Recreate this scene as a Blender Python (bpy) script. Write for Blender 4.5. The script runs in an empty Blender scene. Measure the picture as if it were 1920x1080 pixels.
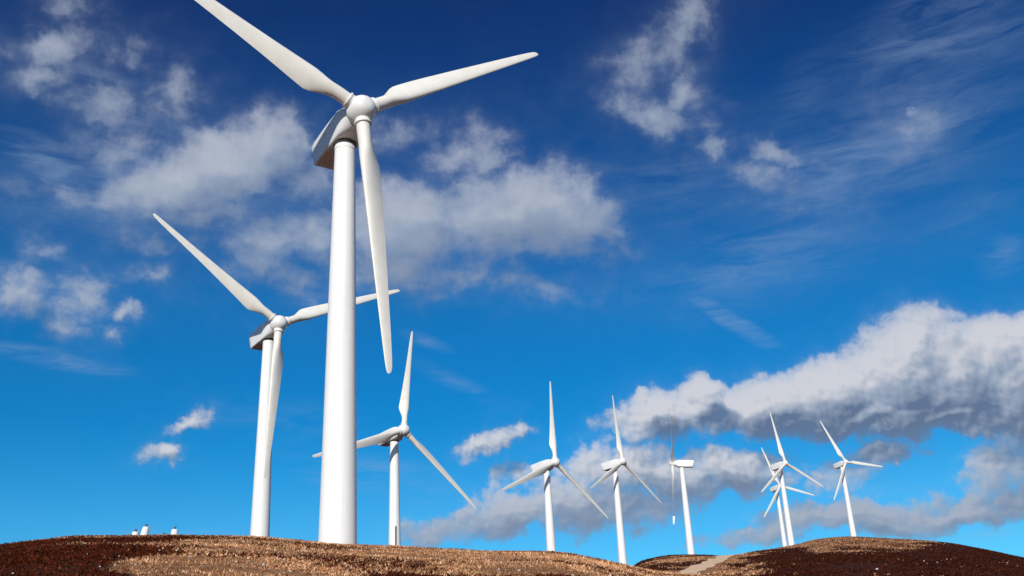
import bpy, bmesh, math, random
import numpy as np
from mathutils import Matrix, Vector

R_ = math.radians
scene = bpy.context.scene
COL = scene.collection
rng = np.random.default_rng(7)

# ----------------------------------------------------------------------------
# small helpers
# ----------------------------------------------------------------------------
def link(o, parent=None):
    COL.objects.link(o)
    if parent is not None:
        o.parent = parent
    return o

def tag(o, label=None, cat=None, group=None, kind=None):
    if label: o['label'] = label
    if cat: o['category'] = cat
    if group: o['group'] = group
    if kind: o['kind'] = kind
    return o

def empty(name, loc, rz=0.0):
    o = bpy.data.objects.new(name, None)
    o.empty_display_size = 1.0
    o.location = loc
    o.rotation_euler = (0, 0, rz)
    return link(o)

def mesh_obj(name, verts, faces, mat, parent=None, smooth=True, sharp=None):
    me = bpy.data.meshes.new(name)
    me.from_pydata([tuple(v) for v in verts], [], faces)
    me.update()
    if smooth:
        me.polygons.foreach_set('use_smooth', [True] * len(me.polygons))
    if sharp is not None:
        me.set_sharp_from_angle(angle=R_(sharp))
    if mat: me.materials.append(mat)
    o = bpy.data.objects.new(name, me)
    return link(o, parent)

def loft(rings, cap0=True, cap1=True):
    """rings: list of equally long point lists -> verts, faces"""
    n = len(rings[0]); V = []; F = []
    for r in rings: V += [tuple(p) for p in r]
    for k in range(len(rings) - 1):
        for i in range(n):
            j = (i + 1) % n
            F.append((k * n + i, k * n + j, (k + 1) * n + j, (k + 1) * n + i))
    if cap0: F.append(tuple(range(n - 1, -1, -1)))
    if cap1: F.append(tuple((len(rings) - 1) * n + i for i in range(n)))
    return V, F

def lathe(profile, n=64, axis='z'):
    """profile: (radius, height) pairs"""
    rings = []
    for r, h in profile:
        ring = []
        for i in range(n):
            a = 2 * math.pi * i / n
            c, s = r * math.cos(a), r * math.sin(a)
            ring.append((c, s, h) if axis == 'z' else (c, -h, s))
        rings.append(ring)
    return loft(rings)

# ----------------------------------------------------------------------------
# materials
# ----------------------------------------------------------------------------
def new_mat(name):
    m = bpy.data.materials.new(name); m.use_nodes = True
    nt = m.node_tree
    return m, nt, nt.nodes['Principled BSDF']

def ramp_set(node, stops):
    cr = node.color_ramp
    while len(cr.elements) > 1: cr.elements.remove(cr.elements[-1])
    cr.elements[0].position = stops[0][0]; cr.elements[0].color = (*stops[0][1], 1)
    for p, c in stops[1:]:
        e = cr.elements.new(p); e.color = (*c, 1)

def paint(name, c0, c1, rough=0.42, streak=0.0):
    """weathered gel-coat / painted steel: faint mottling and rain streaks"""
    m, nt, b = new_mat(name)
    tc = nt.nodes.new('ShaderNodeTexCoord')
    n1 = nt.nodes.new('ShaderNodeTexNoise'); n1.inputs['Scale'].default_value = 0.9; n1.inputs['Detail'].default_value = 5
    mp = nt.nodes.new('ShaderNodeMapping'); mp.inputs['Scale'].default_value = (5, 5, 0.12)
    n2 = nt.nodes.new('ShaderNodeTexNoise'); n2.inputs['Scale'].default_value = 1.0; n2.inputs['Detail'].default_value = 4
    nt.links.new(tc.outputs['Object'], n1.inputs['Vector'])
    nt.links.new(tc.outputs['Object'], mp.inputs['Vector'])
    nt.links.new(mp.outputs['Vector'], n2.inputs['Vector'])
    mx = nt.nodes.new('ShaderNodeMix'); mx.data_type = 'FLOAT'; mx.inputs[0].default_value = streak
    nt.links.new(n1.outputs['Fac'], mx.inputs[2]); nt.links.new(n2.outputs['Fac'], mx.inputs[3])
    rp = nt.nodes.new('ShaderNodeValToRGB'); ramp_set(rp, [(0.32, c0), (0.66, c1)])
    nt.links.new(mx.outputs[0], rp.inputs['Fac'])
    nt.links.new(rp.outputs['Color'], b.inputs['Base Color'])
    b.inputs['Roughness'].default_value = rough
    b.inputs['Specular IOR Level'].default_value = 0.35
    return m

M_TOWER = paint('tower_paint', (0.76, 0.755, 0.73), (0.84, 0.838, 0.82), 0.45, 0.75)
M_BLADE = paint('blade_gelcoat', (0.72, 0.69, 0.61), (0.80, 0.78, 0.71), 0.40, 0.3)
M_NAC = paint('nacelle_shell', (0.72, 0.72, 0.71), (0.80, 0.80, 0.79), 0.42, 0.3)
M_HUB = paint('hub_shell', (0.74, 0.735, 0.71), (0.81, 0.805, 0.78), 0.38, 0.2)
M_DARK = paint('dark_steel', (0.05, 0.052, 0.055), (0.085, 0.087, 0.09), 0.55, 0.3)
M_GREY = paint('galvanised_steel', (0.12, 0.125, 0.13), (0.18, 0.185, 0.19), 0.5, 0.3)
M_WHITEWASH = paint('whitewash', (0.74, 0.73, 0.70), (0.84, 0.83, 0.81), 0.8, 0.6)

# ----------------------------------------------------------------------------
# terrain: a hill top seen from below; polar height table round the viewpoint
# ----------------------------------------------------------------------------
NEAR_AZ = [-60, -46, -34.17, -29.91, -27.61, -26.17, -24.44, -22.11, -19.15, -16.65, -14.69, -12.64, -10.53, -8.82, -7.3, -4.94, -2.54, -0.13,
           1.67, 2.86, 4.04, 5.21, 6.08, 7.23, 9.25, 12.09, 17.53, 25.45, 31.58, 45, 60]
NEAR_T = [0.03, 0.075, 0.1054, 0.1217, 0.1309, 0.1349, 0.139, 0.1403, 0.1409, 0.1401, 0.1382, 0.1351, 0.1308, 0.1284, 0.1271, 0.1231, 0.1194, 0.1169,
          0.1149, 0.1112, 0.106, 0.1003, 0.0959, 0.0907, 0.0856, 0.0794, 0.0643, 0.0407, 0.0245, 0.0, -0.01]
FAR_AZ = [-60, 0.37, 3.97, 5.18, 5.94, 6.85, 7.9, 9.37, 10.66, 11.24, 12.26, 13.42, 14.68, 15.73, 16.85, 17.95, 20.07, 21.61, 22.61, 24.29, 25.91, 28.76, 31.81, 45, 60]
FAR_T = [0.08, 0.0821, 0.0889, 0.0948, 0.0971, 0.1017, 0.1041, 0.1034, 0.1009, 0.1002, 0.102, 0.1035, 0.1053, 0.1088, 0.1096, 0.109, 0.1038, 0.0995, 0.096, 0.0872, 0.0777, 0.0603, 0.0408, 0.0, -0.01]
RC_AZ = [-60, 6, 8, 11, 12, 14.7, 16.5, 18, 21, 26, 32, 60]
RC = [331, 331, 345, 350, 380, 450, 500, 521, 521, 500, 450, 400]
RIDGE = 82.0
BR = np.array([82, 110, 144, 204, 264, 331, 383, 450, 521, 578, 700, 1000, 2000, 6500], float)
BACK = {  # heights behind the near ridge, per azimuth
    -60: [2, 3, 4, 5, 6, 7, 8, 9, 10, 10, 10, 8, -20, -150],
    -34: [8.6, 9.2, 11.5, 13, 16, 20, 23, 26, 28, 28, 28, 25, -10, -150],
    -14.7: [11.3, 12.4, 15.0, 15.5, 18, 22, 25, 28, 30, 31, 30, 25, -10, -150],
    -10.5: [10.7, 11.8, 14, 15, 17.5, 22, 25, 28, 30, 31, 30, 25, -10, -150],
    -7.3: [10.4, 11.4, 12.8, 13.8, 16.5, 21, 25, 29, 31, 32, 32, 28, -10, -150],
    1.5: [9.45, 10.5, 12.2, 14.7, 18.0, 23, 27, 31, 34, 36, 38, 34, -10, -150],
    5.45: [8.1, 9.2, 12.0, 18.0, 24, 30.5, 34, 38, 41, 43, 45, 40, -10, -150],
    60: [2, 3, 4, 5, 6, 7, 8, 9, 10, 10, 10, 8, -20, -150]}
BAZ = np.array(list(BACK.keys()), float); BZ = np.array(list(BACK.values()), float)

def vnoise(x, y, seed=0):
    xi = np.floor(x); yi = np.floor(y); fx = x - xi; fy = y - yi
    fx = fx * fx * (3 - 2 * fx); fy = fy * fy * (3 - 2 * fy)
    def h(a, b):
        n = (a.astype(np.int64) * 374761393 + b.astype(np.int64) * 668265263 + seed * 1442695041) & 0x7fffffff
        n = ((n ^ (n >> 13)) * 1274126177) & 0x7fffffff
        return ((n ^ (n >> 16)) & 0xffff) / 65535.0
    a = h(xi, yi); b = h(xi + 1, yi); c = h(xi, yi + 1); d = h(xi + 1, yi + 1)
    return (a * (1 - fx) + b * fx) * (1 - fy) + (c * (1 - fx) + d * fx) * fy - 0.5

def fbm(x, y, oct=4, seed=0):
    s = 0; a = 1.0
    for k in range(oct):
        s = s + a * vnoise(x * 2 ** k, y * 2 ** k, seed + k); a *= 0.5
    return s

def sstep(a, b, x):
    t = np.clip((x - a) / (b - a), 0, 1); return t * t * (3 - 2 * t)

def smooth_interp(x, xs, ys):
    """piecewise linear, averaged over a small window -> no kinks"""
    return sum(np.interp(x + d, xs, ys) * w for d, w in ((-0.6, .15), (-0.3, .2), (0, .3), (0.3, .2), (0.6, .15)))

def height(x, y):
    x = np.asarray(x, float); y = np.asarray(y, float)
    r = np.hypot(x, y); az = np.degrees(np.arctan2(x, y))
    azc = np.clip(az, -60, 60)
    zn = smooth_interp(azc, NEAR_AZ, NEAR_T) * RIDGE - 0.12
    s = np.clip(r / RIDGE, 0, 1)
    cv = 0.85 / np.maximum(zn + 1.6, 3.0)
    near = -1.6 + (zn + 1.6) * ((1 + cv) * s - cv * s ** 3)
    # ground behind the near ridge
    i = np.clip(np.searchsorted(BR, r) - 1, 0, len(BR) - 2)
    t = np.clip((r - BR[i]) / (BR[i + 1] - BR[i]), 0, 1); t = t * 0.5 + (t * t * (3 - 2 * t)) * 0.5
    back = np.zeros_like(r)
    for wz in (-1.5, 0, 1.5):
        a2 = np.clip(azc + wz, -60, 60)
        j = np.clip(np.searchsorted(BAZ, a2) - 1, 0, len(BAZ) - 2)
        q = (a2 - BAZ[j]) / (BAZ[j + 1] - BAZ[j])
        b0 = BZ[j, i] * (1 - q) + BZ[j + 1, i] * q
        b1 = BZ[j, i + 1] * (1 - q) + BZ[j + 1, i + 1] * q
        back = back + (b0 * (1 - t) + b1 * t) / 3
    blend = sstep(82, 112, r)
    slope_on = zn + (r - RIDGE) * 0.075
    back = slope_on * (1 - blend) + back * blend
    # right-hand hill
    tf = smooth_interp(azc, FAR_AZ, FAR_T); rc = smooth_interp(azc, RC_AZ, RC)
    u = np.clip((r - 110) / (rc - 110), 0, 1)
    k = 1 - 0.24 * (1 - u) ** 2.0
    over = np.clip((r - rc) / rc, 0, None)
    k = k - 0.25 * over - 0.25 * over ** 2
    zf = np.where(r < 900, tf * r * k, 0)
    zf9 = tf * 900 * (1 - 0.25 * (900 - rc) / rc - 0.25 * ((900 - rc) / rc) ** 2)
    zf = np.where(r < 900, zf, zf9 + (r - 900) * -0.03)
    zf = (zn + (r - RIDGE) * 0.09) * (1 - sstep(82, 125, r)) + zf * sstep(82, 125, r)
    m = sstep(5.0, 6.6, azc)
    far = back * (1 - m) + zf * m
    z = np.where(r < RIDGE, near, far)
    w = sstep(85, 50, np.abs(az))
    z = -1.6 * (1 - w) + z * w
    amp = np.clip(r / 80, 0.0, 1.0)
    z = z + fbm(x / 5.0, y / 5.0, 4, 3) * 0.16 * amp + fbm(x / 34.0, y / 34.0, 3, 9) * 0.5 * sstep(150, 300, r)
    return z

def azr(az, r):
    return r * np.sin(np.radians(az)), r * np.cos(np.radians(az))

TRACK = np.array([(7.2, 96), (7.9, 116), (8.6, 140), (9.3, 168), (9.95, 200), (10.45, 235), (10.85, 275), (11.15, 315), (11.35, 350), (11.6, 390)])
TRACK_AZ, TRACK_R = TRACK[:, 0], TRACK[:, 1]
def heath(x, y):
    """0 = dry tan grass, 1 = dark red-brown heather"""
    r = np.hypot(x, y); az = np.degrees(np.arctan2(x, y)); s = r / RIDGE
    n = fbm(x / 9.0, y / 9.0, 4, 21); nl = fbm(x / 40.0, y / 40.0, 3, 33)
    left = sstep(1.2, -1.2, az - (-22.8 + 7.0 * np.clip((s - 0.3) / 0.6, 0, 1) ** 1.3) + 6 * n)
    left = left * (1 - 0.9 * sstep(0.80, 0.90, s + 0.10 * n) * sstep(-28, -25, az)) * (1 - 0.8 * sstep(0.12, 0.3, n) * sstep(-27, -22, az))
    spots = 0.45 * sstep(0.16, 0.36, fbm(x / 5.0, y / 5.0, 3, 88)) + 0.12 * sstep(0.1, 0.3, nl)
    band = sstep(1.6, -1.6, r - (29.5 + 3.5 * n) - 5.5 * sstep(-4, 8, az)) * sstep(-11, -7, az + 6 * n)
    near = np.clip(np.maximum(np.maximum(left, band), spots), 0, 1)
    near = np.maximum(near, np.maximum(sstep(84, 88, r), sstep(14, 11, r)))  # unseen ground turned dark to cut the light bounced up at the nacelles
    near = np.maximum(near, np.maximum(sstep(-32, -35, az), sstep(20, 24, az)))
    rc = np.interp(az, RC_AZ, RC); u = r / rc
    f = np.clip(1.25 * sstep(11.6, 13.4, az + 5 * nl) * (0.86 + 0.45 * n), 0, 1)
    thr = np.interp(az, [13.3, 14.7, 16, 18, 21, 23], [1.05, 0.80, 0.52, 0.48, 0.60, 1.05])
    crest = sstep(-0.16, 0.16, u - thr + 0.25 * nl) * (0.62 + 1.0 * sstep(-0.2, 0.25, fbm(np.log(np.maximum(r, 1)) * 14, az * 0.5, 3, 61)))
    f = f * (1 - np.clip(crest, 0, 0.8))
    t2 = sstep(0.80, 0.9, u + 0.2 * n) * sstep(11.6, 10.6, az) + 0.8 * sstep(0.05, 0.2, fbm(np.log(np.maximum(r, 1)) * 9, az * 0.6, 3, 62))
    f = np.where(az < 13.2, np.maximum(f, np.clip(t2, 0, 0.95)), f)
    ta = np.interp(r, TRACK_R, TRACK_AZ); f = f * (1 - 0.95 * sstep(1.0, 0.35, np.abs(az - ta - 0.25)) * (r < 400))
    f = np.maximum(f, sstep(5.5, 4.5, az)); f = np.maximum(f, sstep(29, 32, az)); f = np.maximum(f, sstep(1.1, 1.25, u))  # hidden outer ground also set dark, against bounced light
    return np.clip(np.where(r < 100, near, f), 0, 1)

# the terrain sheet
az_l = np.concatenate([np.arange(-180, -40, 4.0), np.arange(-40, 40, 0.14), np.arange(40, 180, 4.0)])
r_l = np.concatenate([[1, 4, 8, 12, 16, 20], np.arange(24, 124, 0.8), np.arange(124, 640, 3.0), np.geomspace(650, 6500, 26)])
AZ, RR = np.meshgrid(az_l, r_l, indexing='ij')
X, Y = azr(AZ, RR); Z = height(X, Y)
na, nr = AZ.shape
verts = np.stack([X, Y, Z], -1).reshape(-1, 3)
verts = np.vstack([verts, [[0, 0, -1.6]]])
ii, jj = np.meshgrid(np.arange(na), np.arange(nr - 1), indexing='ij')
a = ii * nr + jj; b = ((ii + 1) % na) * nr + jj
quads = np.stack([a, a + 1, b + 1, b], -1).reshape(-1, 4)
tris = np.stack([np.full(na, len(verts) - 1), np.arange(na) * nr, ((np.arange(na) + 1) % na) * nr], -1)

def fast_mesh(name, verts, loops, sizes, smooth=True):
    me = bpy.data.meshes.new(name)
    me.vertices.add(len(verts)); me.vertices.foreach_set('co', np.asarray(verts, np.float32).ravel())
    me.loops.add(len(loops)); me.loops.foreach_set('vertex_index', np.asarray(loops, np.int32))
    starts = np.concatenate([[0], np.cumsum(sizes)[:-1]])
    me.polygons.add(len(sizes)); me.polygons.foreach_set('loop_start', starts.astype(np.int32))
    me.polygons.foreach_set('use_smooth', np.full(len(sizes), smooth))
    me.update(calc_edges=True); me.validate()
    return me

me = fast_mesh('ground', verts, np.concatenate([quads.ravel(), tris.ravel()]), np.concatenate([np.full(len(quads), 4), np.full(len(tris), 3)]))
hv = heath(verts[:, 0], verts[:, 1])
at = me.attributes.new('heath', 'FLOAT', 'POINT'); at.data.foreach_set('value', hv.astype(np.float32))

mg, nt, bs = new_mat('moorland_soil')
atn = nt.nodes.new('ShaderNodeAttribute'); atn.attribute_name = 'heath'
geo = nt.nodes.new('ShaderNodeNewGeometry')
n1 = nt.nodes.new('ShaderNodeTexNoise'); n1.inputs['Scale'].default_value = 2.2; n1.inputs['Detail'].default_value = 8; n1.inputs['Roughness'].default_value = 0.7
n2 = nt.nodes.new('ShaderNodeTexNoise'); n2.inputs['Scale'].default_value = 0.25; n2.inputs['Detail'].default_value = 6
for n_ in (n1, n2): nt.links.new(geo.outputs['Position'], n_.inputs['Vector'])
r1 = nt.nodes.new('ShaderNodeValToRGB'); ramp_set(r1, [(0.3, (0.17, 0.065, 0.025)), (0.5, (0.35, 0.16, 0.07)), (0.7, (0.52, 0.29, 0.15))])
r2 = nt.nodes.new('ShaderNodeValToRGB'); ramp_set(r2, [(0.3, (0.028, 0.006, 0.002)), (0.55, (0.06, 0.013, 0.004)), (0.75, (0.11, 0.035, 0.01))])
nt.links.new(n1.outputs['Fac'], r1.inputs['Fac']); nt.links.new(n1.outputs['Fac'], r2.inputs['Fac'])
ad = nt.nodes.new('ShaderNodeMath'); ad.operation = 'MULTIPLY_ADD'; ad.inputs[1].default_value = 0.9; 
sb = nt.nodes.new('ShaderNodeMath'); sb.operation = 'SUBTRACT'; sb.inputs[1].default_value = 0.5
nt.links.new(n2.outputs['Fac'], sb.inputs[0]); nt.links.new(sb.outputs[0], ad.inputs[0]); nt.links.new(atn.outputs['Fac'], ad.inputs[2])
st = nt.nodes.new('ShaderNodeMapRange'); st.interpolation_type = 'SMOOTHSTEP'
st.inputs['From Min'].default_value = 0.25; st.inputs['From Max'].default_value = 0.7
nt.links.new(ad.outputs[0], st.inputs['Value'])
mx = nt.nodes.new('ShaderNodeMix'); mx.data_type = 'RGBA'
nt.links.new(st.outputs['Result'], mx.inputs[0]); nt.links.new(r1.outputs['Color'], mx.inputs[6]); nt.links.new(r2.outputs['Color'], mx.inputs[7])
nt.links.new(mx.outputs[2], bs.inputs['Base Color']); bs.inputs['Roughness'].default_value = 0.95; bs.inputs['Specular IOR Level'].default_value = 0.1
bp = nt.nodes.new('ShaderNodeBump'); bp.inputs['Strength'].default_value = 0.8; bp.inputs['Distance'].default_value = 0.25
nt.links.new(n1.outputs['Fac'], bp.inputs['Height']); nt.links.new(bp.outputs['Normal'], bs.inputs['Normal'])
me.materials.append(mg)
ground = link(bpy.data.objects.new('ground', me)); tag(ground, kind='structure')

# ---- dirt track climbing the saddle ---------------------------------------
tt = np.linspace(0, len(TRACK) - 1, 140)
taz = np.interp(tt, np.arange(len(TRACK)), TRACK[:, 0]); trr = np.interp(tt, np.arange(len(TRACK)), TRACK[:, 1])
for _ in range(12):
    taz[1:-1] = (taz[:-2] + 2 * taz[1:-1] + taz[2:]) / 4; trr[1:-1] = (trr[:-2] + 2 * trr[1:-1] + trr[2:]) / 4
TX, TY = azr(taz, trr)
def track_dist(x, y):
    d = np.full(x.shape, 1e9)
    for px, py in zip(TX[::2], TY[::2]): d = np.minimum(d, np.hypot(x - px, y - py))
    return d
tv = []; lanes = np.linspace(-1, 1, 9)
for k in range(len(TX)):
    k0, k1 = max(k - 1, 0), min(k + 1, len(TX) - 1)
    d = np.array([TX[k1] - TX[k0], TY[k1] - TY[k0]]); d /= np.hypot(*d); nrm = np.array([d[1], -d[0]])
    w = 1.4 + 0.45 * math.sin(k * 0.35) * math.sin(k * 0.11 + 1) + trr[k] * 0.002
    for l in lanes:
        px, py = TX[k] + nrm[0] * l * w, TY[k] + nrm[1] * l * w
        tv.append((px, py, float(height(px, py)) + 0.10 * (1 - abs(l)) ** 0.5 + 0.05 - 0.05 * (abs(abs(l) - 0.5) < 0.13)))
tf_ = [(k * 9 + i, k * 9 + i + 1, (k + 1) * 9 + i + 1, (k + 1) * 9 + i) for k in range(len(TX) - 1) for i in range(8)]
mt, nt, bs = new_mat('sandy_dirt')
geo = nt.nodes.new('ShaderNodeNewGeometry'); n1 = nt.nodes.new('ShaderNodeTexNoise'); n1.inputs['Scale'].default_value = 0.7; n1.inputs['Detail'].default_value = 8
nt.links.new(geo.outputs['Position'], n1.inputs['Vector'])
r1 = nt.nodes.new('ShaderNodeValToRGB'); ramp_set(r1, [(0.3, (0.60, 0.37, 0.20)), (0.55, (0.80, 0.54, 0.33)), (0.75, (0.88, 0.66, 0.45))])
nt.links.new(n1.outputs['Fac'], r1.inputs['Fac']); nt.links.new(r1.outputs['Color'], bs.inputs['Base Color']); bs.inputs['Roughness'].default_value = 0.95
trk = mesh_obj('dirt_track', tv, tf_, mt); tag(trk, kind='structure')

# ---- ground cover ----------------------------------------------------------
def cover_mat(name):
    m, nt, b = new_mat(name)
    a = nt.nodes.new('ShaderNodeVertexColor'); a.layer_name = 'tint'
    nt.links.new(a.outputs['Color'], b.inputs['Base Color'])
    b.inputs['Roughness'].default_value = 0.85; b.inputs['Specular IOR Level'].default_value = 0.12
    return m

def tufts(name, px, py, size, blades, width, lean, cols, mat, jitter=0.35):
    """one mesh of many tapering blades; cols: (n,3) own colour of each plant"""
    n = len(px); pz = height(px, py) - 0.03
    N = n * blades
    ang = rng.uniform(0, 2 * np.pi, N); ln = rng.uniform(0.15, 1.0, N) * lean; face = rng.uniform(0, 2 * np.pi, N)
    S = np.repeat(size, blades) * rng.uniform(0.55, 1.15, N)
    bx = np.repeat(px, blades) + np.cos(ang) * S * jitter * rng.uniform(0, 1, N); by = np.repeat(py, blades) + np.sin(ang) * S * jitter * rng.uniform(0, 1, N)
    bz = np.repeat(pz, blades)
    w = width * S * rng.uniform(0.6, 1.3, N) * 0.5
    dx, dy = np.cos(face) * w, np.sin(face) * w
    mxx, myy = bx + np.cos(ang) * S * ln * 0.35, by + np.sin(ang) * S * ln * 0.35
    tx, ty = bx + np.cos(ang) * S * ln, by + np.sin(ang) * S * ln
    hz = S * np.sqrt(np.clip(1 - (ln * 0.8) ** 2, 0.12, 1))
    V = np.empty((N, 5, 3))
    V[:, 0] = np.stack([bx - dx, by - dy, bz], -1); V[:, 1] = np.stack([bx + dx, by + dy, bz], -1)
    V[:, 2] = np.stack([mxx + dx * .8, myy + dy * .8, bz + hz * .6], -1); V[:, 3] = np.stack([mxx - dx * .8, myy - dy * .8, bz + hz * .6], -1)
    V[:, 4] = np.stack([tx, ty, bz + hz], -1)
    base = np.arange(N) * 5
    loops = np.stack([base, base + 1, base + 2, base + 3, base + 3, base + 2, base + 4], -1).ravel()
    sizes = np.tile([4, 3], N)
    me = fast_mesh(name, V.reshape(-1, 3), loops, sizes, smooth=False)
    C = np.repeat(cols, blades, 0) * rng.uniform(0.85, 1.15, (N, 1))
    C = np.repeat(C, 5, 0); C = np.concatenate([np.clip(C, 0, 1), np.ones((len(C), 1))], 1)
    ca = me.color_attributes.new('tint', 'FLOAT_COLOR', 'POINT'); ca.data.foreach_set('color', C.astype(np.float32).ravel())
    me.materials.append(mat)
    return link(bpy.data.objects.new(name, me))

def pick(n, palette, weights):
    p = np.array(palette); i = rng.choice(len(p), n, p=np.array(weights) / sum(weights))
    return p[i] * rng.uniform(0.8, 1.2, (n, 1))

def scatter(n, r0, r1, a0, a1, power=1.0):
    u = rng.uniform(0, 1, n); r = np.sqrt(r0 * r0 + (r1 * r1 - r0 * r0) * u ** power); az = rng.uniform(a0, a1, n)
    return azr(az, r)

TUR_XY = []   # kept clear of plants
M_GRASS = cover_mat('dry_grass_blades'); M_HEATHER = cover_mat('heather_twigs')
GRASS_P = [(0.58, 0.325, 0.175), (0.46, 0.235, 0.115), (0.29, 0.125, 0.055), (0.72, 0.48, 0.30), (0.11, 0.038, 0.016), (0.27, 0.18, 0.06), (0.76, 0.56, 0.39)]
GRASS_W = [32, 32, 15, 9, 5, 5, 2]
HEATH_P = [(0.065, 0.010, 0.003), (0.105, 0.018, 0.005), (0.036, 0.007, 0.002), (0.17, 0.050, 0.017), (0.07, 0.036, 0.007), (0.30, 0.16, 0.08)]
HEATH_W = [38, 30, 22, 6, 5, 0.6]

gx, gy = scatter(185000, 15, 96, -33, 22, 1.35)
hh = heath(gx, gy); rnd = rng.uniform(0, 1, len(gx)); is_h = rnd < hh
patch = fbm(gx / 2.2, gy / 2.2, 3, 77)
size = np.clip(0.13 + 0.10 * patch + rng.uniform(-0.04, 0.07, len(gx)), 0.05, 0.34) * 0.82 * (0.6 + 0.4 * np.clip(np.hypot(gx, gy) / 80, 0, 1))
g = ~is_h
o = tufts('dry_grass', gx[g], gy[g], size[g], 5, 0.38, 1.6, pick(g.sum(), GRASS_P, GRASS_W) * (1 + 0.7 * patch[g] + 0.7 * fbm(gx[g] / 7.0, gy[g] / 7.0, 3, 41))[:, None], M_GRASS, 0.6)
tag(o, 'rough tan dry grass covering the near hill', 'grass', kind='stuff')
hx, hy = gx[is_h], gy[is_h]; hs = size[is_h] * 1.1
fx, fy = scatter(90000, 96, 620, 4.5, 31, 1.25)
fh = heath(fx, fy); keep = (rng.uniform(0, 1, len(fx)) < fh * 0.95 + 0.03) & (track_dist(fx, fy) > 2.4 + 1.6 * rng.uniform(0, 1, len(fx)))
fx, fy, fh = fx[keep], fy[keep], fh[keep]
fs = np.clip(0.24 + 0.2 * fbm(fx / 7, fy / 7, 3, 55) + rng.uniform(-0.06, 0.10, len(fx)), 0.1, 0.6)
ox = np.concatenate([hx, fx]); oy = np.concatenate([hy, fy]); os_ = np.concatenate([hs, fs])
o = tufts('heather', ox, oy, os_, 6, 0.45, 1.4, pick(len(ox), HEATH_P, HEATH_W) * np.where(np.hypot(ox, oy) > 97, 0.62, 1.0)[:, None], M_HEATHER, 0.6)  # far hill's heather darkened in its colour, in place of a cloud shadow
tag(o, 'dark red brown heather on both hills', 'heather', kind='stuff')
fx, fy = scatter(60000, 96, 560, 5.2, 31, 1.2)
fh = heath(fx, fy); keep = (rng.uniform(0, 1, len(fx)) > fh + 0.05) & (track_dist(fx, fy) > 2.4 + 1.6 * rng.uniform(0, 1, len(fx)))
fx, fy = fx[keep], fy[keep]
o = tufts('far_grass', fx, fy, rng.uniform(0.12, 0.34, len(fx)), 5, 0.5, 1.5, pick(len(fx), GRASS_P, GRASS_W), M_GRASS, 0.6)
tag(o, 'pale dry grass on the right hill beside the track', 'grass', kind='stuff')

# pale stones lying in the grass
def stones(name, px, py, sz):
    base = bmesh.new(); bmesh.ops.create_icosphere(base, subdivisions=1, radius=1.0)
    bv = np.array([v.co[:] for v in base.verts]); bf = np.array([[v.index for v in f.verts] for f in base.faces]); base.free()
    n = len(px); pz = height(px, py)
    V = bv[None] * rng.uniform(0.7, 1.3, (n, len(bv), 1)) * (sz[:, None, None] * rng.uniform(0.6, 1.2, (n, 1, 3)))
    V = V + np.stack([px, py, pz + sz * 0.35], -1)[:, None]
    F = (bf[None] + (np.arange(n) * len(bv))[:, None, None]).reshape(-1)
    me = fast_mesh(name, V.reshape(-1, 3), F, np.full(n * len(bf), 3), smooth=False)
    m, nt, b = new_mat('pale_stone'); tcn = nt.nodes.new('ShaderNodeNewGeometry'); nn = nt.nodes.new('ShaderNodeTexNoise'); nn.inputs['Scale'].default_value = 3
    rp = nt.nodes.new('ShaderNodeValToRGB'); ramp_set(rp, [(0.3, (0.34, 0.29, 0.24)), (0.7, (0.62, 0.57, 0.5))])
    nt.links.new(tcn.outputs['Position'], nn.inputs['Vector']); nt.links.new(nn.outputs['Fac'], rp.inputs['Fac']); nt.links.new(rp.outputs['Color'], b.inputs['Base Color']); b.inputs['Roughness'].default_value = 0.9
    me.materials.append(m)
    return link(bpy.data.objects.new(name, me))
sx1, sy1 = scatter(260, 26, 86, -30, 14, 1.1); sx2, sy2 = scatter(70, 110, 430, 11, 27, 1.1)
o = stones('stones', np.concatenate([sx1, sx2]), np.concatenate([sy1, sy2]), np.concatenate([rng.uniform(0.02, 0.055, 260), rng.uniform(0.06, 0.18, 70)]))
tag(o, 'small pale stones strewn over the hills', 'stones', kind='stuff')

# ----------------------------------------------------------------------------
# wind turbines.  local frame: rotor looks along -Y, +X is its right hand seen from the front
# ----------------------------------------------------------------------------
TILT = 0.0883; OVER = 3.2946; BL = 23.5
def tower_radius(d):           # d = metres below the tower top
    return 0.86 + 0.0163 * d

def make_tower(name, top, bottom, parent):
    """tapering steel tube: flanged section joints and a collar under the nacelle"""
    prof = []
    joints = [top - 15.2]
    zs = [bottom]
    for j in sorted(joints):
        if j > bottom + 1: zs += [j - 0.07, j - 0.05, j + 0.05, j + 0.07]
    zs += [top - 0.5, top - 0.48, top - 0.2, top - 0.18, top]
    for z in zs:
        r = tower_radius(top - z)
        if any(abs(z - j) < 0.06 for j in joints): r -= 0.006
        if top - 0.49 < z < top - 0.19: r += 0.03
        prof.append((r, z))
    V, F = lathe(prof, 72)
    return mesh_obj(name, V, F, M_TOWER, parent, sharp=12)

def rrect(hw, zt, zb, rad, n=8, crown=0.0):
    """rounded rectangle in X,Z, 4*n points"""
    pts = []
    rad = min(rad, hw * 0.999, (zt - zb) / 2 * 0.999)
    for cx, cz, a0 in ((hw - rad, zt - rad, 0), (-hw + rad, zt - rad, 90), (-hw + rad, zb + rad, 180), (hw - rad, zb + rad, 270)):
        for k in range(n):
            a = R_(a0 + 90 * k / (n - 1)); pts.append((cx + rad * math.cos(a), cz + rad * math.sin(a)))
    if crown: pts = [(x, z + crown * (1 - (x / hw) ** 2) * (z > 0)) for x, z in pts]
    return pts

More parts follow.
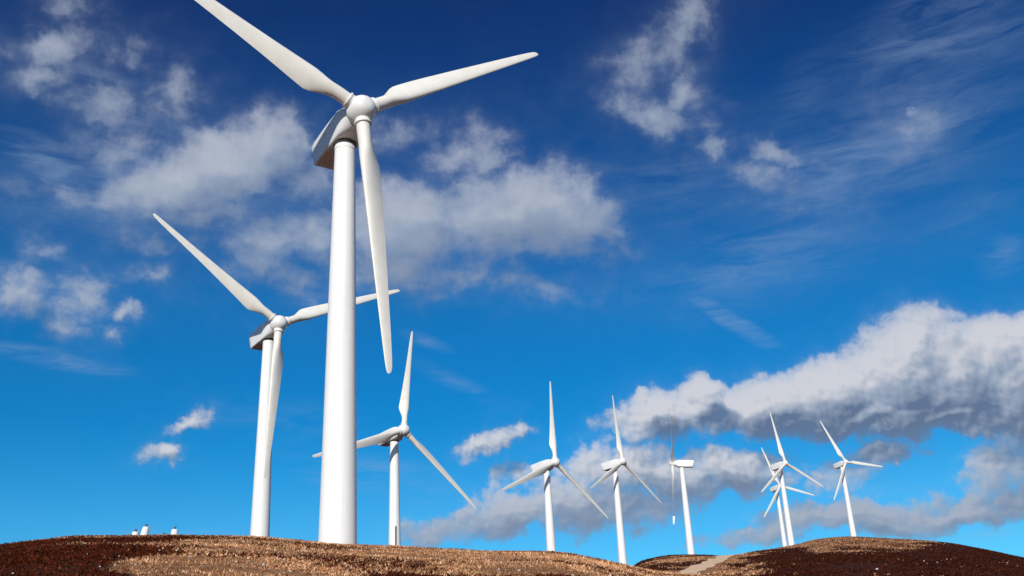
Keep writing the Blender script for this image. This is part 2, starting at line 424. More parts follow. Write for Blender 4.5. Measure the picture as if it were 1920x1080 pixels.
def make_nacelle(parent, zh):
    # a = distance behind the rotor plane
    secs = [(1.02, 1.02, 1.02, -1.02, 1.01, 0), (1.25, 1.06, 1.06, -1.06, 0.95, 0), (1.75, 1.14, 1.13, -1.22, 0.55, .03), (2.4, 1.20, 1.17, -1.38, 0.26, .08),
            (5.0, 1.20, 1.18, -1.40, 0.22, .10), (7.2, 1.17, 1.14, -1.38, 0.22, .10), (7.85, 1.12, 1.08, -1.32, 0.22, .08), (8.0, 1.02, 0.98, -1.20, 0.2, .06)]
    rings = []
    for i, (a, hw, zt, zb, rad, cr) in enumerate(secs):
        sh = 0.0 if a < 5 else (0.26 if a > 7 else 0.0)
        rings.append([(x, a + sh * z, z) for x, z in rrect(hw, zt, zb, rad, 8, cr)])
    V, F = loft(rings)
    F = [tuple(reversed(f)) for f in F]
    o = mesh_obj('nacelle', V, F, M_NAC, parent, sharp=32)
    bm = bmesh.new(); bm.from_mesh(o.data); bmesh.ops.recalc_face_normals(bm, faces=bm.faces); bm.to_mesh(o.data); bm.free()
    o.data.set_sharp_from_angle(angle=R_(32))
    o.matrix_local = Matrix.Translation((0, 0, zh)) @ Matrix.Rotation(-TILT, 4, 'X') @ Matrix.Translation((0, -OVER, 0))
    return o

def make_hub(parent, zh):
    # bulbous spinner + three stub sockets, turning with the rotor
    prof = [(0.96, -1.04)]
    for k in range(0, 19):
        t = k / 18 * 0.5 * math.pi
        # flattened ball
        prof.append((1.26 * math.cos(t * 0.995) ** 0.82, -0.35 + 1.62 * math.sin(t) if k else -0.35))
    V, F = lathe(prof, 48, axis='y')
    nv = len(V)
    for k in range(3):
        m = Matrix.Rotation(k * 2 * math.pi / 3, 3, 'Y')
        V2, F2 = lathe([(0.66, 0.55), (0.66, 1.28), (0.63, 1.30)], 36)
        off = len(V); V += [tuple(m @ Vector(v)) for v in V2]; F += [tuple(i + off for i in f) for f in F2]
    o = mesh_obj('hub', V, F, M_HUB, parent, sharp=40)
    bm = bmesh.new(); bm.from_mesh(o.data); bmesh.ops.recalc_face_normals(bm, faces=bm.faces); bm.to_mesh(o.data); bm.free()
    o.data.set_sharp_from_angle(angle=R_(40))
    return o

def airfoil(n=32):
    """closed outline, x from leading edge 0 to trailing edge 1, unit chord; y thickness for t/c=1 scaled later"""
    up = []; lo = []
    for k in range(n // 2 + 1):
        x = 0.5 * (1 - math.cos(math.pi * k / (n // 2)))
        yt = 5 * (0.2969 * math.sqrt(x) - 0.126 * x - 0.3516 * x * x + 0.2843 * x ** 3 - 0.1036 * x ** 4)
        up.append((x, yt)); lo.append((x, -yt))
    return up + lo[-2:0:-1]       # n points

def blade_mesh(name, parent, r0=0.0, r1=99.0, turn=0.0):
    # r, chord, thickness ratio, twist deg, roundness (1 = circle)
    st = [(1.30, 1.16, 1.0, 22, 1), (2.2, 1.16, 1.0, 22, 1), (2.7, 1.22, .93, 22, .85), (3.2, 1.42, .76, 22, .5), (3.8, 1.74, .58, 21, .2), (4.4, 2.02, .45, 20, .04), (4.9, 2.14, .39, 19, 0),
          (5.6, 2.10, .35, 17, 0), (7.0, 1.96, .30, 13.5, 0), (9.0, 1.75, .26, 9.8, 0), (12.0, 1.47, .22, 5.8, 0), (15.0, 1.22, .20, 2.8, 0), (18.0, 0.99, .19, 1.5, 0), (20.4, 0.82, .18, .7, 0), (20.5, 0.81, .18, .7, 0),
          (22.2, 0.66, .17, .3, 0), (23.0, 0.54, .16, .1, 0), (23.35, 0.38, .15, 0, 0), (23.5, 0.15, .15, 0, 0)]
    st = [q for q in st if r0 <= q[0] <= r1]
    N = 32; af = airfoil(N); rings = []
    for r, c, t, tw, rd in st:
        ring = []
        for i in range(N):
            x, y = af[i]
            ax, ay = (x - 0.31) * c, y * c * t
            ca = 2 * math.pi * i / N
            cx, cy = -0.5 * 1.16 * math.cos(ca), 0.5 * 1.16 * math.sin(ca)
            X_, Y_ = ax * (1 - rd) + cx * rd, ay * (1 - rd) + cy * rd
            # leading edge towards +X (clockwise), turned into the wind (-Y) by the twist
            a = R_(tw + 1.0 + turn)
            lx, ly = -X_, Y_
            ring.append((lx * math.cos(a) + ly * math.sin(a), -lx * math.sin(a) + ly * math.cos(a), r))
        rings.append(ring)
    V, F = loft(rings)
    o = mesh_obj(name, V, F, M_BLADE, parent, sharp=60)
    bm = bmesh.new(); bm.from_mesh(o.data); bmesh.ops.recalc_face_normals(bm, faces=bm.faces); bm.to_mesh(o.data); bm.free()
    return o

def make_blade(parent):
    o = blade_mesh('blade', parent)
    V, F = lathe([(0.60, 1.27), (0.715, 1.28), (0.73, 1.31), (0.73, 1.43), (0.715, 1.46), (0.60, 1.47)], 48)
    c = mesh_obj('root_collar', V, F, M_HUB, o, sharp=40)
    return o

def make_yaw_ring(parent, zh):
    V, F = lathe([(0.80, zh - 1.55), (0.96, zh - 1.55), (0.98, zh - 1.52), (0.98, zh - 1.30), (0.80, zh - 1.28)], 48)
    return mesh_obj('yaw_ring', V, F, M_DARK, parent, sharp=40)

# az (rad), distance, shaft height, yaw, rotor phase
TURB = [
    (-0.1833, 75.0376, 44.512, 0.5939, 0.9851), (-0.2574, 143.6989, 49.8719, 0.6743, 1.1374), (-0.1281, 204.4731, 48.5727, 0.7625, 0.1749),
    (0.0259, 264.3291, 52.8431, 0.8068, 0.1039), (0.095, 331.1151, 65.2556, 0.8793, 0.0256), (0.1614, 383.4383, 73.7631, -1.7111, 0.9274),
    (0.2564, 450.2407, 81.989, 0.5875, 1.9829), (0.2502, 578.3149, 92.843, 0.4327, 1.7676), (0.3136, 521.0579, 92.4488, 0.4296, 1.6384)]
LABELS = [
    'largest and nearest white wind turbine, one blade tip cut off by the photo edge',
    'white wind turbine left of the biggest tower, one blade hanging before its own tower',
    'white wind turbine just right of the biggest tower, thin dark strip on its tower',
    'white wind turbine with one blade straight up, on the near crest before the dip',
    'white wind turbine rising from the dip between the two hills',
    'white wind turbine seen side on with nacelle pointing right and rotor edge on',
    'taller white wind turbine of the close overlapping pair on the right hill',
    'shorter far white wind turbine whose rotor overlaps the tower of its taller neighbour',
    'rightmost white wind turbine standing alone on top of the right hill']
GROUP = 'wind turbines standing along the hill tops'

base_zh = None
def rotor_matrix(zh, ph=0.0):
    return (Matrix.Translation((0, 0, zh)) @ Matrix.Rotation(-TILT, 4, 'X') @ Matrix.Translation((0, -OVER, 0)) @ Matrix.Rotation(ph, 4, 'Y'))

V, F = lathe([(0.035, 20.2), (0.035, 20.7)], 12)
SHAFT = mesh_obj('tip_shaft', V, F, M_GREY).data
bpy.data.objects.remove(bpy.data.objects['tip_shaft'])
proto = None
for i, (az, r, zh, yaw, ph) in enumerate(TURB):
    x, y = r * math.sin(az), r * math.cos(az)
    zg = float(height(x, y))
    hl = zh - zg                                # shaft height above the ground here
    print('turbine', i + 1, 'ground %.2f' % zg, 'shaft above ground %.2f' % hl)
    if proto is None:
        root = empty('wind_turbine', (x, y, zg), yaw)
        make_tower('tower', hl - 1.50, -0.4, root)
        nac = make_nacelle(root, hl); hub = make_hub(root, hl); ring = make_yaw_ring(root, hl)
        bl = make_blade(root)
        for k in (1, 2):
            b2 = bl.copy(); COL.objects.link(b2); b2.parent = root
            c2 = bl.children[0].copy(); COL.objects.link(c2); c2.parent = b2
        proto = (root, hl)
    else:
        root = proto[0].copy(); COL.objects.link(root)
        root.location = (x, y, zg); root.rotation_euler = (0, 0, yaw)
        for ch in list(proto[0].children):
            if ch.name.startswith('tower') or ch.name.startswith('cable'): continue
            c = ch.copy(); COL.objects.link(c); c.parent = root
            if ch.name.startswith('yaw_ring'): c.location.z += hl - proto[1]
            if ch.name.startswith('nacelle'): c.location.z += hl - proto[1]
            for g_ in ch.children:
                d = g_.copy(); COL.objects.link(d); d.parent = c
        make_tower('tower', hl - 1.50, -0.4, root)
    kb = 0
    for ch in sorted(root.children, key=lambda o: o.name):
        if ch.name.startswith('blade'):
            ch.matrix_local = rotor_matrix(hl, ph + kb * 2 * math.pi / 3); kb += 1
        elif ch.name.startswith('hub'):
            ch.matrix_local = rotor_matrix(hl, ph)
    tag(root, LABELS[i], 'wind turbine', GROUP)
    if i == 5:
        # this one is parked: rotor stopped and the blade tips turned across the wind as brakes
        main = blade_mesh('parked_blade', None, 0, 20.4); tip = blade_mesh('tip_brake', None, 20.5, 99, 82)
        md, td = main.data, tip.data
        bpy.data.objects.remove(main); bpy.data.objects.remove(tip)
        for ch in [c for c in root.children if c.name.startswith('blade')]:
            ch.data = md
            t = link(bpy.data.objects.new('tip_brake', td), ch)
            sp_ = link(bpy.data.objects.new('tip_shaft', SHAFT), ch)
    if i == 2:
        # dark cable duct up the side of the tower that faces the viewer
        top, bot = 29.6 - zg, -0.2
        da = math.atan2(-y, -x) + 0.20 - yaw       # local bearing of the duct
        V = []; F = []
        cy, sy = math.cos(da), math.sin(da)
        for zc in np.linspace(bot, top, 10):
            rr = tower_radius(hl - 1.66 - zc)
            for du, dr in ((-0.16, -0.02), (0.16, -0.02), (0.16, 0.12), (-0.16, 0.12)):
                V.append((cy * (rr + dr) - sy * du, sy * (rr + dr) + cy * du, zc))
        for k in range(9):
            for q in range(4): F.append((k * 4 + q, k * 4 + (q + 1) % 4, k * 4 + 4 + (q + 1) % 4, k * 4 + 4 + q))
        F += [(3, 2, 1, 0), (36, 37, 38, 39)]
        mesh_obj('cable_duct', V, F, M_GREY, root, smooth=False)

# ----------------------------------------------------------------------------
# small white markers with dark caps on the left crest
# ----------------------------------------------------------------------------
def make_marker(x, y, z, rz, lean):
    root = empty('white_marker', (x, y, z), rz)
    prof = [(0.37, -0.6), (0.35, 0.0), (0.315, 0.40), (0.275, 0.78), (0.25, 0.82), (0.10, 0.84)]
    V, F = lathe(prof, 28); V = [(vx + lean * max(vz, 0), vy, vz) for vx, vy, vz in V]
    mesh_obj('body', V, F, M_WHITEWASH, root, sharp=50)
    V, F = lathe([(0.07, 0.83), (0.07, 0.90), (0.10, 0.91), (0.11, 1.00), (0.08, 1.05), (0.02, 1.06)], 20); V = [(vx + lean * vz, vy, vz) for vx, vy, vz in V]
    mesh_obj('cap', V, F, M_DARK, root, sharp=50)
    return root
MARK = [(-21.24, 85.4, -0.62, 0.05, 'small white marker nearly sunk behind the left crest, leftmost of the row'),
        (-20.78, 83.8, -0.24, 0.14, 'tallest tapered white marker with a dark cap, leaning right on the left crest'),
        (-19.74, 85.6, -0.90, 0.0, 'marker showing only its dark cap above the left crest'),
        (-19.24, 84.6, -0.42, 0.02, 'upright white marker with a dark cap, rightmost of the row on the left crest')]
for az, r, dz, lean, lab in MARK:
    x, y = azr(az, r)
    mk = make_marker(float(x), float(y), 0.1412 * r + dz, 0.3, lean); mk.scale = (0.9, 0.9, 0.95)
    tag(mk, lab, 'marker', 'white capped markers on the left crest')

# ----------------------------------------------------------------------------
# the moon
# ----------------------------------------------------------------------------
bm = bmesh.new(); bmesh.ops.create_uvsphere(bm, u_segments=48, v_segments=24, radius=1.0)
me = bpy.data.meshes.new('moon'); bm.to_mesh(me); bm.free()
me.polygons.foreach_set('use_smooth', [True] * len(me.polygons))
mm, nt, bs = new_mat('moon_dust')
out = nt.nodes['Material Output']; nt.nodes.remove(bs)
tc = nt.nodes.new('ShaderNodeTexCoord'); nn = nt.nodes.new('ShaderNodeTexNoise'); nn.inputs['Scale'].default_value = 1.7; nn.inputs['Detail'].default_value = 4
rp = nt.nodes.new('ShaderNodeValToRGB'); ramp_set(rp, [(0.40, (0.012, 0.012, 0.012)), (0.62, (0.085, 0.08, 0.075))])
nt.links.new(tc.outputs['Object'], nn.inputs['Vector']); nt.links.new(nn.outputs['Fac'], rp.inputs['Fac'])
df = nt.nodes.new('ShaderNodeBsdfDiffuse'); tr = nt.nodes.new('ShaderNodeBsdfTransparent'); ads = nt.nodes.new('ShaderNodeAddShader')
nt.links.new(rp.outputs['Color'], df.inputs['Color']); nt.links.new(df.outputs[0], ads.inputs[0]); nt.links.new(tr.outputs[0], ads.inputs[1]); nt.links.new(ads.outputs[0], out.inputs['Surface'])
me.materials.append(mm)
moon = link(bpy.data.objects.new('moon', me))
md, ma, mel = 9000.0, R_(25.33), R_(28.1)
moon.location = (md * math.cos(mel) * math.sin(ma), md * math.cos(mel) * math.cos(ma), md * math.sin(mel)); moon.scale = (44, 44, 44)
tag(moon, 'pale daytime moon among thin cloud high on the right', 'moon')

# ----------------------------------------------------------------------------
# sky: Nishita + clouds placed by azimuth / elevation (degrees)
# ----------------------------------------------------------------------------
# CLOUDS BEGIN
CUMULUS = [
    (-17.68, 28.29, 4.97, 2.54, 22.2, 1.2), (-20.73, 26.82, 4.79, 1.69, 19.9, 0.95), (-15.48, 29.71, 2.59, 2.18, 6.5, 1.05), (-23.65, 28.21, 2.71, 1.14, -1.3, 0.32),
    (-18.74, 25.54, 3.75, 1.18, 4.9, 0.4), (-12.71, 27.73, 2.1, 2.0, 85.8, 0.3), (-24.49, 25.23, 4.96, 0.91, 2.3, 0.26), (0.24, 25.91, 7.04, 2.65, 0.1, 1.2),
    (3.86, 26.01, 3.76, 2.44, -23.1, 1.05), (-6.61, 25.45, 5.25, 2.76, 0.2, 1.1), (-7.3, 22.99, 5.31, 1.69, 0.0, 0.5), (-3.08, 29.39, 3.11, 1.54, 18.8, 0.42),
    (-0.96, 29.48, 1.59, 1.37, 0.4, 0.4), (-6.57, 30.62, 2.11, 0.9, 0.7, 0.25), (5.95, 24.61, 2.02, 1.23, -4.4, 0.35), (-1.97, 22.28, 5.67, 0.68, -9.3, 0.25),
    (-15.17, 24.15, 3.48, 1.82, 25.8, 0.42), (-12.29, 25.04, 2.3, 2.12, 3.7, 0.4), (-13.16, 22.27, 1.92, 1.06, 1.9, 0.25), (-21.36, 23.83, 2.1, 0.73, 5.5, 0.25),
    (-28.59, 33.27, 3.27, 1.07, 16.1, 0.36), (-28.92, 31.7, 2.76, 0.86, 11.5, 0.38), (-24.76, 31.04, 2.74, 1.35, 0.8, 0.4), (-20.94, 32.16, 1.45, 1.28, 12.1, 0.28),
    (-23.97, 33.42, 1.26, 0.69, 9.8, 0.25), (-28.01, 35.3, 1.52, 0.66, 12.1, 0.25), (12.74, 35.41, 3.23, 1.2, 31.1, 0.36), (9.44, 33.8, 2.93, 1.27, 16.3, 0.38),
    (10.27, 30.73, 3.28, 1.44, -14.7, 0.46), (12.0, 31.85, 1.53, 1.17, 48.8, 0.36), (17.53, 27.45, 2.39, 0.59, -23.6, 0.42), (13.65, 28.01, 1.06, 0.54, -8.1, 0.38),
    (15.89, 26.46, 3.52, 0.9, -27.4, 0.2), (24.89, 27.2, 1.33, 0.99, -13.8, 0.2), (-28.47, 20.32, 1.98, 1.17, 6.5, 0.5), (-25.32, 20.25, 1.71, 1.66, -65.8, 0.36),
    (-22.78, 19.77, 0.97, 0.46, -0.7, 0.5), (-18.77, 14.04, 1.36, 0.5, 24.1, 0.6), (-20.32, 12.27, 1.0, 0.57, -0.1, 0.6), (-21.8, 22.18, 1.47, 0.64, 0.2, 0.35),
    (-27.04, 22.76, 1.1, 0.7, 7.3, 0.25), (-23.34, 18.86, 0.7, 0.43, 3.8, 0.2), (8.88, 13.74, 4.18, 1.5, 3.1, 1.4), (11.14, 14.54, 1.69, 1.2, -3.8, 1.2),
    (7.46, 13.56, 2.48, 1.03, -4.2, 1.1), (14.81, 13.56, 4.47, 1.82, 4.1, 1.5), (18.07, 13.68, 4.07, 2.25, 9.0, 1.6), (21.93, 14.46, 3.33, 3.14, 56.4, 1.8),
    (23.08, 16.02, 1.99, 1.77, -1.6, 1.4), (24.81, 13.73, 4.38, 3.2, 0.1, 1.9), (27.18, 14.88, 2.48, 2.18, 13.5, 1.6), (28.58, 13.1, 3.42, 3.06, 64.1, 1.9),
    (20.61, 14.95, 1.74, 1.54, 71.2, 1.2), (20.39, 12.22, 7.48, 1.28, -4.1, 1.4), (15.54, 12.5, 3.79, 1.0, -6.0, 0.9), (24.35, 11.54, 3.91, 1.11, -7.8, 1.3),
    (6.27, 10.85, 3.53, 1.43, -0.8, 1.1), (8.95, 10.15, 3.46, 1.36, -4.0, 1.0), (11.95, 10.11, 3.54, 1.17, -4.6, 1.0), (3.84, 11.3, 2.01, 1.2, 24.9, 0.7),
    (-1.7, 12.73, 1.79, 0.8, 34.1, 0.75), (-0.26, 13.43, 0.88, 0.43, -2.6, 0.5), (-0.52, 11.18, 1.09, 0.6, -2.6, 0.3), (-0.02, 8.92, 3.52, 1.3, 6.8, 0.95),
    (3.05, 8.91, 3.51, 1.53, -3.0, 0.95), (-3.4, 8.18, 3.34, 0.76, 2.5, 0.65), (-5.53, 7.82, 1.81, 0.47, -2.1, 0.5), (6.06, 8.58, 2.72, 1.03, -3.4, 0.55),
    (20.04, 10.31, 1.91, 0.57, -6.2, 0.55), (17.43, 9.83, 1.69, 0.86, -4.7, 0.35), (25.49, 8.9, 1.94, 1.38, 34.5, 0.65), (27.1, 10.45, 1.3, 1.03, 24.7, 0.4),
    (18.14, 7.35, 5.36, 0.94, -1.1, 1.0), (23.14, 6.86, 4.78, 0.85, 0.6, 0.95), (12.97, 6.79, 3.47, 0.56, 5.6, 0.65), (26.04, 7.35, 2.24, 0.63, 2.5, 0.7),
    (15.33, 7.31, 2.53, 0.79, -4.4, 0.6),
]
VEILS = [
    (28.41, 31.57, 9.48, 3.86, 6.5, 0.55), (23.22, 26.56, 12.52, 4.04, 8.5, 0.6), (15.12, 21.72, 10.36, 3.61, 6.3, 0.5), (27.22, 22.15, 6.87, 2.51, 12.7, 0.25),
    (-20.78, 27.4, 13.06, 4.93, 10.8, 0.6), (-2.54, 25.08, 14.32, 4.94, -1.5, 0.4), (-26.28, 32.05, 8.47, 3.3, 10.3, 0.3), (10.44, 33.24, 5.56, 4.76, -26.0, 0.25),
    (10.24, 26.63, 6.72, 3.34, -6.5, 0.35), (19.23, 30.34, 4.78, 2.5, 43.6, 0.3),
]
STREAKS = [
    (-27.91, 27.01, 4.74, 1.97, -20.2, 0.6), (-26.02, 17.01, 5.12, 0.72, -5.7, 0.75), (13.09, 18.64, 5.2, 0.74, -38.3, 0.8), (-5.37, 18.66, 2.26, 0.56, -20.0, 0.5),
    (-8.55, 11.14, 6.72, 1.77, -10.9, 0.55), (-3.49, 16.15, 5.09, 0.8, -25.8, 0.35), (-14.08, 14.43, 7.53, 1.78, -4.4, 0.3), (28.28, 19.62, 2.13, 1.65, 12.2, 0.45),
    (19.71, 8.46, 4.09, 0.55, -0.7, 0.4), (-19.97, 8.07, 9.49, 0.69, -0.0, 0.35), (24.46, 5.79, 3.79, 0.52, 2.9, 0.5),
]
# CLOUDS END
SUN_AZ, SUN_EL = 191.0, 26.5
world = bpy.data.worlds.new('World'); scene.world = world; world.use_nodes = True
wt = world.node_tree; wt.nodes.clear()

class G:
    """tiny node-graph writer"""
    def __init__(s, nt): s.nt = nt
    def put(s, sock, v):
        if hasattr(v, 'is_linked') or hasattr(v, 'links'): s.nt.links.new(v, sock)
        else: sock.default_value = v
    def math(s, op, a, b=None, c=None, clamp=False):
        n = s.nt.nodes.new('ShaderNodeMath'); n.operation = op; n.use_clamp = clamp
        for k, v in enumerate((a, b, c)):
            if v is not None: s.put(n.inputs[k], v)
        return n.outputs[0]
    def vec(s, op, a, b=None):
        n = s.nt.nodes.new('ShaderNodeVectorMath'); n.operation = op; s.put(n.inputs[0], a)
        if b is not None:
            if op == 'SCALE': s.put(n.inputs[3], b)
            else: s.put(n.inputs[1], b)
        return n.outputs['Value'] if op in ('LENGTH', 'DOT_PRODUCT') else n.outputs['Vector']
    def noise(s, v, scale, detail=5, rough=0.55, lac=2.0):
        n = s.nt.nodes.new('ShaderNodeTexNoise'); n.noise_dimensions = '2D'; s.put(n.inputs['Vector'], v)
        n.inputs['Scale'].default_value = scale; n.inputs['Detail'].default_value = detail; n.inputs['Roughness'].default_value = rough; n.inputs['Lacunarity'].default_value = lac
        return n
    def mapping(s, v, loc=(0, 0, 0), rot=(0, 0, 0), scale=(1, 1, 1), kind='POINT'):
        n = s.nt.nodes.new('ShaderNodeMapping'); n.vector_type = kind; s.put(n.inputs['Vector'], v)
        n.inputs['Location'].default_value = loc; n.inputs['Rotation'].default_value = rot; n.inputs['Scale'].default_value = scale
        return n.outputs[0]
    def remap(s, v, a, b, c=0.0, d=1.0, kind='SMOOTHSTEP'):
        n = s.nt.nodes.new('ShaderNodeMapRange'); n.interpolation_type = kind; n.clamp = True; s.put(n.inputs['Value'], v)
        for k, q in (('From Min', a), ('From Max', b), ('To Min', c), ('To Max', d)): s.put(n.inputs[k], q)
        return n.outputs['Result']
    def mix(s, f, a, b, blend='MIX'):
        n = s.nt.nodes.new('ShaderNodeMix'); n.data_type = 'RGBA'; n.blend_type = blend
        s.put(n.inputs[0], f); s.put(n.inputs[6], a); s.put(n.inputs[7], b)
        return n.outputs[2]
    def ramp(s, f, stops):
        n = s.nt.nodes.new('ShaderNodeValToRGB'); s.put(n.inputs[0], f); ramp_set(n, stops); return n.outputs['Color']
    def blobs(s, q, lst, soft=0.12):
        acc = None; qq = q
        for k, (ca, ce, ra, re, rot, w) in enumerate(lst):
            if k and k % 12 == 0: qq = s.after(q, acc)
            c_, s_ = math.cos(R_(rot)), math.sin(R_(rot))       # q carries a 1 in its third slot: rotate, shift and scale in one dot product
            u = s.vec('DOT_PRODUCT', qq, (c_ / ra, s_ / ra, -(c_ * ca + s_ * ce) / ra))
            t = s.vec('DOT_PRODUCT', qq, (-s_ / re, c_ / re, -(-s_ * ca + c_ * ce) / re))
            rr = s.math('SQRT', s.math('MULTIPLY_ADD', t, t, s.math('MULTIPLY', u, u)))
            v = s.math('MULTIPLY_ADD', rr, -w, w)
            acc = v if acc is None else s.math('SMOOTH_MAX', acc, v, soft)
        return acc
    def after(s, q, done):
        """q unchanged to within 1e-7, but evaluated after 'done' (keeps the shader's stack small)"""
        return s.vec('ADD', q, s.vec('SCALE', (1e-7, 1e-7, 0), done))

def build_field_group(fine):
    """cloud thickness at a direction given as (azimuth, elevation) degrees"""
    ng = bpy.data.node_groups.new('cloud_thickness', 'ShaderNodeTree')
    ng.interface.new_socket('q', in_out='INPUT', socket_type='NodeSocketVector')
    ng.interface.new_socket('d', in_out='OUTPUT', socket_type='NodeSocketFloat')
    gi = ng.nodes.new('NodeGroupInput'); go = ng.nodes.new('NodeGroupOutput'); g = G(ng)
    q = gi.outputs['q']
    low = g.remap(g.vec('DOT_PRODUCT', q, (0, 1, 0)), 12, 24, 1.0, 0.0)          # the low clouds are the crisp, billowing ones
    wn = g.noise(q, 0.28, 6 if fine else 3, 0.62).outputs['Color']
    wv = g.vec('SCALE', g.vec('SUBTRACT', wn, (0.5, 0.5, 0.5)), 3.2)
    wv = g.vec('MULTIPLY', wv, (1.0, 0.75, 0.0))
    b = g.blobs(g.vec('ADD', q, wv), CUMULUS if fine else [c for c in CUMULUS if c[5] >= 0.4])
    q2 = g.vec('ADD', q, g.vec('SCALE', wv, 0.35))
    n1 = g.math('SUBTRACT', g.noise(g.vec('MULTIPLY', q2, (0.8, 1.1, 1)), 0.50, 8 if fine else 1, 0.56).outputs['Fac'], 0.5)
    vo = ng.nodes.new('ShaderNodeTexVoronoi'); vo.voronoi_dimensions = '2D'; vo.feature = 'SMOOTH_F1'; vo.normalize = True
    vo.inputs['Scale'].default_value = 0.75; vo.inputs['Detail'].default_value = 2.0 if fine else 0.0; vo.inputs['Roughness'].default_value = 0.55; vo.inputs['Smoothness'].default_value = 0.4
    ng.links.new(q2, vo.inputs['Vector'])
    puff = g.math('MULTIPLY', g.math('SUBTRACT', 0.40, vo.outputs['Distance']), 1.0 if fine else 0.5)
    nz = g.math('MULTIPLY_ADD', g.math('MULTIPLY', puff, low), 0.9, g.math('MULTIPLY', n1, g.math('MULTIPLY_ADD', low, -0.10, 0.90)))
    d = g.math('SUBTRACT', g.math('ADD', nz, b), 0.05)
    soft = g.math('SQRT', g.math('MULTIPLY_ADD', d, d, g.math('MULTIPLY_ADD', low, -0.012, 0.017)))     # soft edged: half of d + |d|
    ng.links.new(g.math('MULTIPLY', g.math('ADD', d, soft), 0.5), go.inputs['d'])
    return ng

FIELD = build_field_group(True); FIELD_COARSE = build_field_group(False)
g = G(wt)
tcw = wt.nodes.new('ShaderNodeTexCoord')
dirv = g.vec('NORMALIZE', tcw.outputs['Generated'])
sp = wt.nodes.new('ShaderNodeSeparateXYZ'); wt.links.new(dirv, sp.inputs[0])
azd = g.math('MULTIPLY', g.math('ARCTAN2', sp.outputs[0], sp.outputs[1]), 57.29578)
eld = g.math('MULTIPLY', g.math('ARCSINE', sp.outputs[2]), 57.29578)
cq = wt.nodes.new('ShaderNodeCombineXYZ'); wt.links.new(azd, cq.inputs[0]); wt.links.new(eld, cq.inputs[1]); cq.inputs[2].default_value = 1.0
q = cq.outputs[0]
def field(qv, ng=None):
    n = wt.nodes.new('ShaderNodeGroup'); n.node_tree = ng or FIELD_COARSE; wt.links.new(qv, n.inputs[0]); return n.outputs[0]

sky = wt.nodes.new('ShaderNodeTexSky'); sky.sky_type = 'NISHITA'; sky.sun_disc = False
sky.sun_elevation = R_(SUN_EL); sky.sun_rotation = R_(SUN_AZ); sky.altitude = 1500; sky.air_density = 1.0; sky.dust_density = 0.3; sky.ozone_density = 3.0
# polarising-filter response of the air, by elevation
SKY_TINT = [(0.0, (0.30, 0.84, 1.05)), (0.193, (0.157, 0.79, 1.05)), (0.25, (0.085, 0.74, 1.04)), (0.311, (0.033, 0.686, 1.02)), (0.462, (0.020, 0.664, 1.05)), (0.56, (0.020, 0.53, 0.93)), (0.622, (0.020, 0.43, 0.83)), (0.71, (0.024, 0.345, 0.73)), (0.816, (0.034, 0.245, 0.61)), (1.0, (0.034, 0.215, 0.54))]
tint = g.ramp(g.remap(eld, 0, 45, 0, 1, 'LINEAR'), SKY_TINT)
tint = g.mix(g.remap(sp.outputs[1], -0.15, 0.6, 1.0, 0.0), tint, (0.80, 0.88, 1.0, 1))     # filter tint faded towards the sun, so whiter unseen sky fills the shadows
air = g.mix(1.0, sky.outputs[0], tint, 'MULTIPLY')
final = air
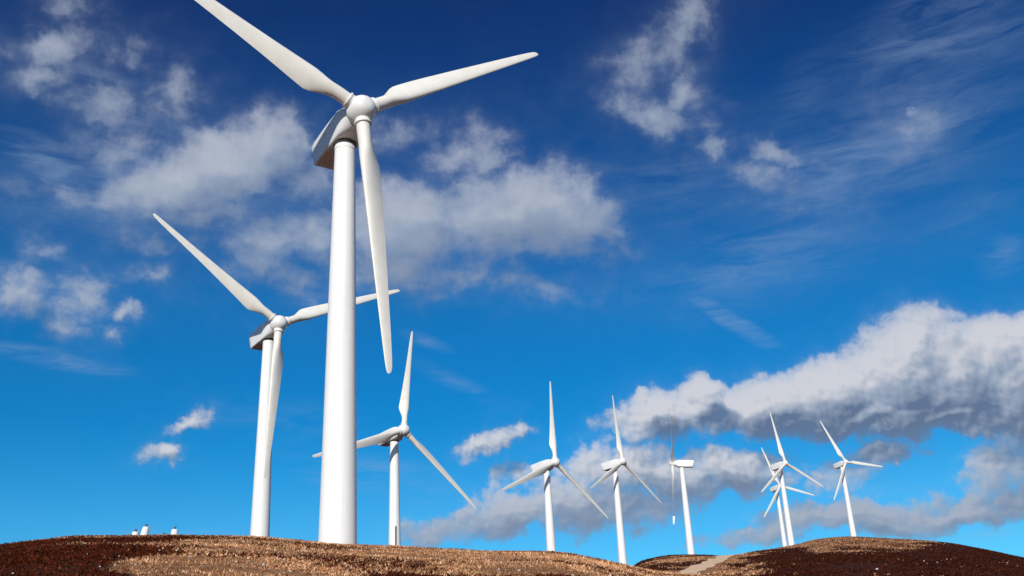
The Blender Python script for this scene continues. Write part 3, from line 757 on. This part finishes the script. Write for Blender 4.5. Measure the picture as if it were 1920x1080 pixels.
# cirrus
CLOUDS_ON = True
if CLOUDS_ON:
    def cirrus(lst, rot, sc, lo, hi, seed, prev=None):
        m = g.remap(g.blobs(q if prev is None else g.after(q, prev), lst, 0.25), 0.0, 0.55)
        v = g.mapping(q, (seed, seed * 0.7, 0), (0, 0, R_(rot)), (sc, sc * 5.0, 1))
        w = g.vec('SCALE', g.vec('SUBTRACT', g.noise(v, 0.8, 3).outputs['Color'], (.5, .5, .5)), 1.6)
        n = g.noise(g.vec('ADD', v, w), 1.0, 9, 0.62).outputs['Fac']
        return g.math('MULTIPLY', g.remap(n, lo, hi), m)
    c1 = cirrus(VEILS, -28, 0.15, 0.22, 0.88, 3.1)
    c2 = cirrus(STREAKS, 14, 0.15, 0.32, 0.85, 9.4, c1)
    ca = g.math('MAXIMUM', c1, c2)
    final = g.mix(g.math('MULTIPLY', ca, 0.42), final, (3.0, 4.3, 6.2, 1))
    d0 = field(g.after(q, ca), FIELD)
    scl = g.remap(eld, 6, 30, 0.62, 1.1, 'LINEAR')
    def off(ax, ey):
        c = wt.nodes.new('ShaderNodeCombineXYZ')
        wt.links.new(g.math('MULTIPLY_ADD', scl, ax, azd), c.inputs[0]); wt.links.new(g.math('MULTIPLY_ADD', scl, ey, eld), c.inputs[1]); c.inputs[2].default_value = 1.0
        return c.outputs[0]
    relu = lambda v: g.math('MAXIMUM', v, 0.0)
    dA = field(g.after(off(-0.22, 0.34), d0), FIELD)
    up = field(g.after(off(-1.0, 2.2), dA)); dn = field(g.after(off(0.9, -2.0), up))
    kthick = g.remap(eld, 9, 26, 6.0, 3.5, 'LINEAR')
    alpha = g.math('SUBTRACT', 1.0, g.math('EXPONENT', g.math('MULTIPLY', g.math('MULTIPLY', d0, kthick), -1.0)))
    # share of the cloud lying sunward of this direction: 0 on its sunny top, 1 on its base
    pos = g.math('DIVIDE', g.math('ADD', up, 0.05), g.math('ADD', g.math('ADD', up, dn), g.math('MULTIPLY_ADD', d0, 0.3, 0.12)))
    lit = g.remap(pos, 0.0, 0.82, 1.0, 0.0, 'LINEAR')
    lit = g.math('MULTIPLY_ADD', g.math('SUBTRACT', d0, dA), g.remap(eld, 9, 26, 0.85, 0.22, 'LINEAR'), lit)
    lit = g.math('ADD', lit, 0.0, clamp=True)
    lit = g.mix(g.remap(eld, 14, 25, 0.0, 0.55), lit, (0.52, 0.52, 0.52, 1))
    lit = g.mix(g.remap(eld, 7.5, 12.0, 0.62, 0.0), lit, (0.36, 0.36, 0.36, 1))      # far banks low in the hazy air
    CLOUD_STOPS = [(0.0, (1.2, 1.8, 3.0)), (0.5, (3.1, 3.8, 5.0)), (1.0, (6.2, 6.4, 7.0))]
    ccol = g.ramp(lit, [(p, tuple(v / 10 for v in c)) for p, c in CLOUD_STOPS])
    ccol = g.vec('SCALE', ccol, 10.0)
    final = g.mix(alpha, final, ccol)
bg = wt.nodes.new('ShaderNodeBackground'); bg.inputs['Strength'].default_value = 0.10
wo = wt.nodes.new('ShaderNodeOutputWorld')
wt.links.new(final, bg.inputs['Color']); wt.links.new(bg.outputs[0], wo.inputs['Surface'])
world.cycles.sampling_method = 'MANUAL'; world.cycles.sample_map_resolution = 512

# sun
sl = bpy.data.lights.new('sun', 'SUN'); sl.energy = 4.2; sl.angle = R_(0.53); sl.color = (1.0, 0.955, 0.88)
so = link(bpy.data.objects.new('sun', sl))
sd = Vector((math.sin(R_(SUN_AZ)) * math.cos(R_(SUN_EL)), math.cos(R_(SUN_AZ)) * math.cos(R_(SUN_EL)), math.sin(R_(SUN_EL))))
so.rotation_euler = sd.to_track_quat('Z', 'Y').to_euler(); so.location = sd * 300

# camera
pitch, roll, fpx = 0.3767070509540939, -0.04939526776720775, 1848.7851886229882
F_ = Vector((0, math.cos(pitch), math.sin(pitch))); Rv = Vector((1, 0, 0)); Uv = Rv.cross(F_)
R2 = Rv * math.cos(roll) + Uv * math.sin(roll); U2 = -Rv * math.sin(roll) + Uv * math.cos(roll)
cd = bpy.data.cameras.new('camera'); cam = link(bpy.data.objects.new('camera', cd))
cam.matrix_world = Matrix(((R2.x, U2.x, -F_.x, 0), (R2.y, U2.y, -F_.y, 0), (R2.z, U2.z, -F_.z, 0), (0, 0, 0, 1)))
cd.sensor_width = 36.0; cd.lens = fpx / 1920 * 36.0; cd.clip_start = 0.1; cd.clip_end = 40000
scene.camera = cam
scene.view_settings.view_transform = 'Standard'; scene.view_settings.look = 'None'
scene.view_settings.exposure = 0.0; scene.view_settings.gamma = 1.0
scene.cycles.use_adaptive_sampling = True; scene.cycles.adaptive_threshold = 0.006; scene.cycles.adaptive_min_samples = 12
scene.cycles.max_bounces = 5; scene.cycles.transparent_max_bounces = 8
scene.cycles.use_denoising = False
